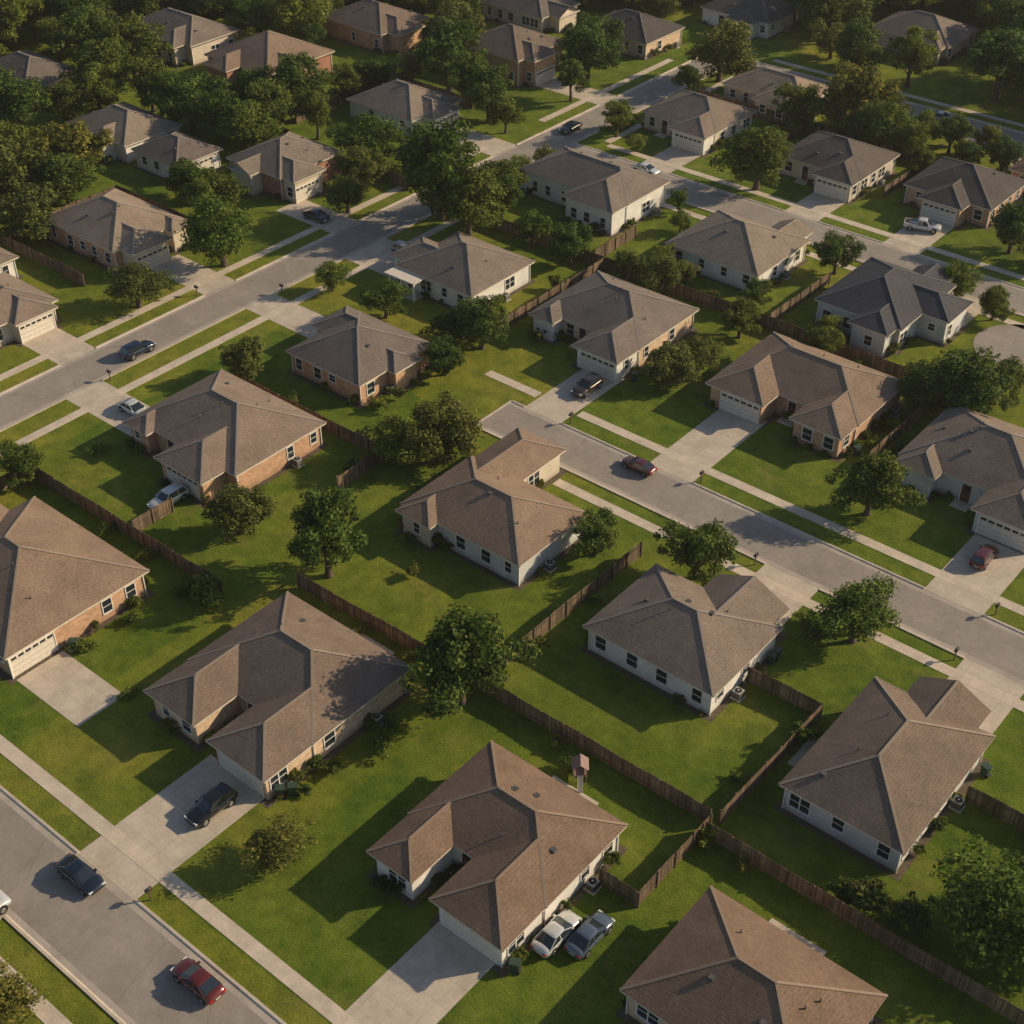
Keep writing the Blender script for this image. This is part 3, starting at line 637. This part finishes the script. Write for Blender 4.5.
# ------------------------------------------------------------ vehicles
PAINT={}
def paint(n,c):
    if n not in PAINT:
        m,nt,b=mat("car_paint_"+n); b.inputs["Base Color"].default_value=(*c,1); b.inputs["Roughness"].default_value=.28
        b.inputs["Metallic"].default_value=.25; b.inputs["Coat Weight"].default_value=1; b.inputs["Coat Roughness"].default_value=.05
        PAINT[n]=m
    return PAINT[n]
def car(name,x,y,rz,pn,pc,kind="sedan",sc=.9):
    P=paint(pn,pc); q=MB()
    hw=.92
    if kind=="sedan": st=[(-2.35,.70,.62,.42),(-2.25,.82,.86,.30),(-1.9,.9,.95,.24),(-1.3,.92,.95,.2),(-.3,.93,.92,.2),(.7,.93,.92,.2),(1.2,.92,.9,.2),(1.7,.9,.82,.24),(2.15,.84,.72,.28),(2.35,.68,.58,.4)]; cab=[(-1.95,-.95,.25,1.25)]; zr=1.44
    elif kind=="suv": st=[(-2.35,.76,.75,.45),(-2.3,.86,1.02,.34),(-1.9,.93,1.08,.28),(-1.2,.95,1.08,.26),(0,.95,1.06,.26),(.8,.95,1.05,.26),(1.3,.94,1.02,.26),(1.8,.92,.95,.28),(2.2,.86,.84,.32),(2.38,.72,.68,.44)]; cab=[(-2.2,-1.85,.35,1.1)]; zr=1.72
    else: st=[(-2.75,.86,.75,.5),(-2.7,.93,1.02,.42),(-2,.95,1.04,.34),(-1,.96,1.05,.32),(0,.96,1.06,.3),(.9,.96,1.06,.3),(1.5,.95,1.04,.3),(2.1,.93,.98,.32),(2.55,.88,.9,.36),(2.7,.74,.7,.46)]; cab=[(-.95,-.7,.55,1.25)]; zr=1.78
    rings=[]
    for (sx,w,zt,zb) in st:
        h=zt-zb
        half=[(0,zb),(w*.82,zb),(w*.97,zb+h*.22),(w,zb+h*.55),(w*.96,zb+h*.85),(w*.84,zt),(w*.45,zt+.035),(0,zt+.045)]
        rings.append([(sx,a,z) for a,z in half]+[(sx,-a,z) for a,z in half[-2:0:-1]])
    i=len(q.v); n=len(rings[0]); k=q.mi(P)
    for r in rings: q.v+=r
    for a in range(len(rings)-1):
        for j in range(n):
            q.f.append((i+a*n+j,i+a*n+(j+1)%n,i+(a+1)*n+(j+1)%n,i+(a+1)*n+j)); q.m.append(k); q.sm.append(True)
    q.f.append(tuple(i+j for j in reversed(range(n)))); q.m.append(k); q.sm.append(True)
    q.f.append(tuple(i+(len(rings)-1)*n+j for j in range(n))); q.m.append(k); q.sm.append(True)
    b0,r0,r1,b1=cab[0]; zb=st[4][2]+.01; bw=.84; rw=.64
    def ring(z,xa,xb,w):
        c=.16
        return [(xa,-w+c,z),(xa+c*.6,-w,z),(xb-c,-w,z),(xb,-w+c*1.6,z),(xb,w-c*1.6,z),(xb-c,w,z),(xa+c*.6,w,z),(xa,w-c,z)]
    A=ring(zb-.03,b0,b1,bw); B=ring(zr-.07,r0,r1,rw+.03)
    i=len(q.v); q.v+=A+B; kg=q.mi(GLASS)
    for j in range(8): q.f.append((i+j,i+(j+1)%8,i+8+(j+1)%8,i+8+j)); q.m.append(kg); q.sm.append(False)
    C=ring(zr-.075,r0-.04,r1+.04,rw+.05); D=ring(zr-.02,r0+.04,r1-.04,rw-.04); E=ring(zr,r0+.3,r1-.3,rw-.3)
    i=len(q.v); q.v+=C+D+E
    for rr_ in (0,8):
        for j in range(8): q.f.append((i+rr_+j,i+rr_+(j+1)%8,i+rr_+8+(j+1)%8,i+rr_+8+j)); q.m.append(k); q.sm.append(True)
    q.f.append(tuple(i+16+j for j in range(8))); q.m.append(k); q.sm.append(True)
    for sgn in (-1,1):
        for a,b in ((A[2],B[2]),(A[1],B[1])):
            q.beam((a[0],a[1]*-sgn,a[2]),(b[0],b[1]*-sgn,b[2]),.09,.05,P,up=(0,sgn,0))
        xm=(r0+r1)/2-.1; q.beam((xm,sgn*(bw+.005),zb),(xm-.02,sgn*(rw+.04),zr-.07),.08,.04,P,up=(0,sgn,0))
        q.box(b1-.45,b1-.25,sgn*(hw+.02)-.1,sgn*(hw+.02)+.1,zb-.02,zb+.13,P)
        for dx in (xm,b1-.5,b0+.45 if kind!="pickup" else b0+.1):
            q.box(dx-.012,dx+.012,min(sgn*.90,sgn*.945),max(sgn*.90,sgn*.945),.42,zb-.12,DARK)
        for dx in (xm-.25,xm+.7): q.box(dx-.09,dx+.09,min(sgn*.9,sgn*.965),max(sgn*.9,sgn*.965),zb-.2,zb-.17,RIM)
    fx=st[-1][0]; bx=st[0][0]
    for sgn in (-1,1):
        y0,y1=sorted((sgn*.45,sgn*.8))
        q.box(fx-.22,fx-.06,y0,y1,st[-2][2]-.16,st[-2][2]-.02,LAMPW); q.box(bx+.0,bx+.1,y0,y1,st[1][2]-.22,st[1][2]-.06,LAMPR)
    q.box(fx-.03,fx+.012,-.42,.42,.42,.56,DARK); q.box(bx-.01,bx+.03,-.25,.25,.52,.64,PLATE)
    if kind=="pickup":
        q.box(-2.6,-1.1,-.78,.78,1.02,1.085,DARK)
        for s_ in (-1,1): q.box(-2.68,-1.0,min(s_*.78,s_*.93),max(s_*.78,s_*.93),1.0,1.14,P)
        q.box(-2.7,-2.6,-.78,.78,1.0,1.14,P)
    wr=.34 if kind=="sedan" else .39; wx=1.42 if kind!="pickup" else 1.7
    for sx in (-wx,wx):
        for sgn in (-1,1):
            q.cyl((sx,sgn*.70,wr+.04),(sx,sgn*.935,wr+.04),wr+.07,wr+.07,DARK,18)
            q.cyl((sx,sgn*.72,wr),(sx,sgn*.955,wr),wr,wr,TYRE,18)
            q.cyl((sx,sgn*.93,wr),(sx,sgn*.97,wr),wr*.64,wr*.58,RIM,10)
    q.v=[(a*sc,b*sc,c*sc) for a,b,c in q.v]
    return q.obj(name,loc=(x,y,.012),rz=rz)
h=math.pi/2
car("car",-67.0,30.7,.02,"navy",(.012,.02,.035)); car("car",-53.4,30.4,math.pi,"red",(.13,.018,.012))
car("parked_car",-64.6,41.2,-h,"black",(.01,.01,.012),"suv"); car("parked_car",-36.9,49.2,h,"white",(.6,.6,.58)); car("parked_car",-35.0,50.6,h,"silver",(.1,.13,.17))
car("car",-123.8,80.9,h,"blue",(.01,.02,.05),"suv"); car("parked_car",-114.2,72.8,0,"white",(.6,.6,.58)); car("parked_car",-98.4,64.6,-h,"white",(.6,.6,.58),"suv")
car("parked_car",-133.4,118.8,.05,"grey",(.06,.06,.065)); car("parked_car",-116.8,118.8,0,"silver2",(.3,.32,.34),"suv"); car("parked_car",-79,107.9,-h,"brown",(.05,.03,.022),"suv")
car("car",-65.8,99.3,math.pi,"maroon",(.1,.015,.015),sc=.82); car("parked_car",-32,108.2,h,"maroon",(.1,.015,.015),"suv",.82); car("car",-125.8,165,-h,"black",(.01,.01,.012))
car("car",-108,159.8,0,"white",(.6,.6,.58)); car("pickup_truck",-68.8,168.4,.35,"white",(.6,.6,.58),"pickup"); car("car",-84,205,0,"silver2",(.3,.32,.34)); car("parked_car",-69.6,24.0,h,"white",(.6,.6,.58),"suv")

q=MB(); PW=m_flat("playhouse_wood",(.3,.19,.15),.8); PR=m_flat("playhouse_roof",(.24,.15,.13),.7); PS=m_flat("slide_plastic",(.5,.45,.4),.4)
for a in (-.7,.7):
    for b in (-.7,.7): q.box(a-.06,a+.06,b-.06,b+.06,0,2.2,PW)
q.box(-.8,.8,-.8,.8,1.0,1.08,PW)
for s in (-1,1):
    q.box(-.7,.7,s*.72-.02,s*.72+.02,1.2,1.65,PW)
    q.poly([(-.95,s*.95,2.1),(.95,s*.95,2.1),(.95,0,2.8),(-.95,0,2.8)] if s<0 else [(.95,s*.95,2.1),(-.95,s*.95,2.1),(-.95,0,2.8),(.95,0,2.8)],PR)
q.beam((.8,0,1.08),(2.4,0,.15),.5,.05,PS); q.beam((.8,-.27,1.18),(2.4,-.27,.25),.05,.2,PS); q.beam((.8,.27,1.18),(2.4,.27,.25),.05,.2,PS)
for i in range(5): q.box(-1.15+.07*i,-1.08+.07*i,-.3,.3,.18+.2*i,.22+.2*i,PW)
q.beam((-1.2,-.32,0),(-.78,-.32,1.1),.06,.06,PW); q.beam((-1.2,.32,0),(-.78,.32,1.1),.06,.06,PW)
q.v=[(a*.7,b*.7,c*.72) for a,b,c in q.v]
q.obj("garden_playhouse",loc=(-44.8,62.2,0),rz=-.9)

# ------------------------------------------------------------ thin evening haze (real scattering air layer)
hm=bpy.data.materials.new("haze_air"); hm.use_nodes=True; nt=hm.node_tree; nt.nodes.clear()
vs=nt.nodes.new("ShaderNodeVolumeScatter"); vs.inputs["Color"].default_value=(.95,.93,.9,1); vs.inputs["Density"].default_value=.00016; vs.inputs["Anisotropy"].default_value=.2
ho=nt.nodes.new("ShaderNodeOutputMaterial"); nt.links.new(vs.outputs[0],ho.inputs["Volume"])
q=MB(); q.box(-900,700,-400,1200,-1,60,hm); q.obj("atmospheric_haze")

# ------------------------------------------------------------ light, sky, camera
AZ=math.radians(52); EL=math.radians(25.5)
w=bpy.data.worlds.new("World"); SC.world=w; w.use_nodes=True; nt=w.node_tree
sk=nt.nodes.new("ShaderNodeTexSky"); sk.sky_type='NISHITA'; sk.sun_disc=False; sk.sun_elevation=EL; sk.sun_rotation=math.pi/2-AZ
nt.links.new(sk.outputs[0],nt.nodes["Background"].inputs[0]); nt.nodes["Background"].inputs[1].default_value=.095
sd=bpy.data.lights.new("sun","SUN"); sd.energy=5; sd.angle=math.radians(.8); sd.color=(1,.82,.56)
so=bpy.data.objects.new("sun",sd); COL.objects.link(so)
dv=Vector((-math.cos(EL)*math.cos(AZ),-math.cos(EL)*math.sin(AZ),-math.sin(EL)))
so.rotation_euler=dv.to_track_quat('-Z','Y').to_euler(); so.location=(-60,100,150)
cd=bpy.data.cameras.new("camera"); cd.sensor_width=36; cd.lens=49.68; cd.clip_end=6000; cd.clip_start=1
co=bpy.data.objects.new("camera",cd); COL.objects.link(co); co.location=(0,0,85)
a=math.radians(129.8); th=math.radians(37.4)
fw=Vector((math.cos(a)*math.cos(th),math.sin(a)*math.cos(th),-math.sin(th)))
co.rotation_euler=fw.to_track_quat('-Z','Y').to_euler()
SC.camera=co
SC.view_settings.view_transform='Standard'; SC.view_settings.look='None'; SC.view_settings.exposure=0
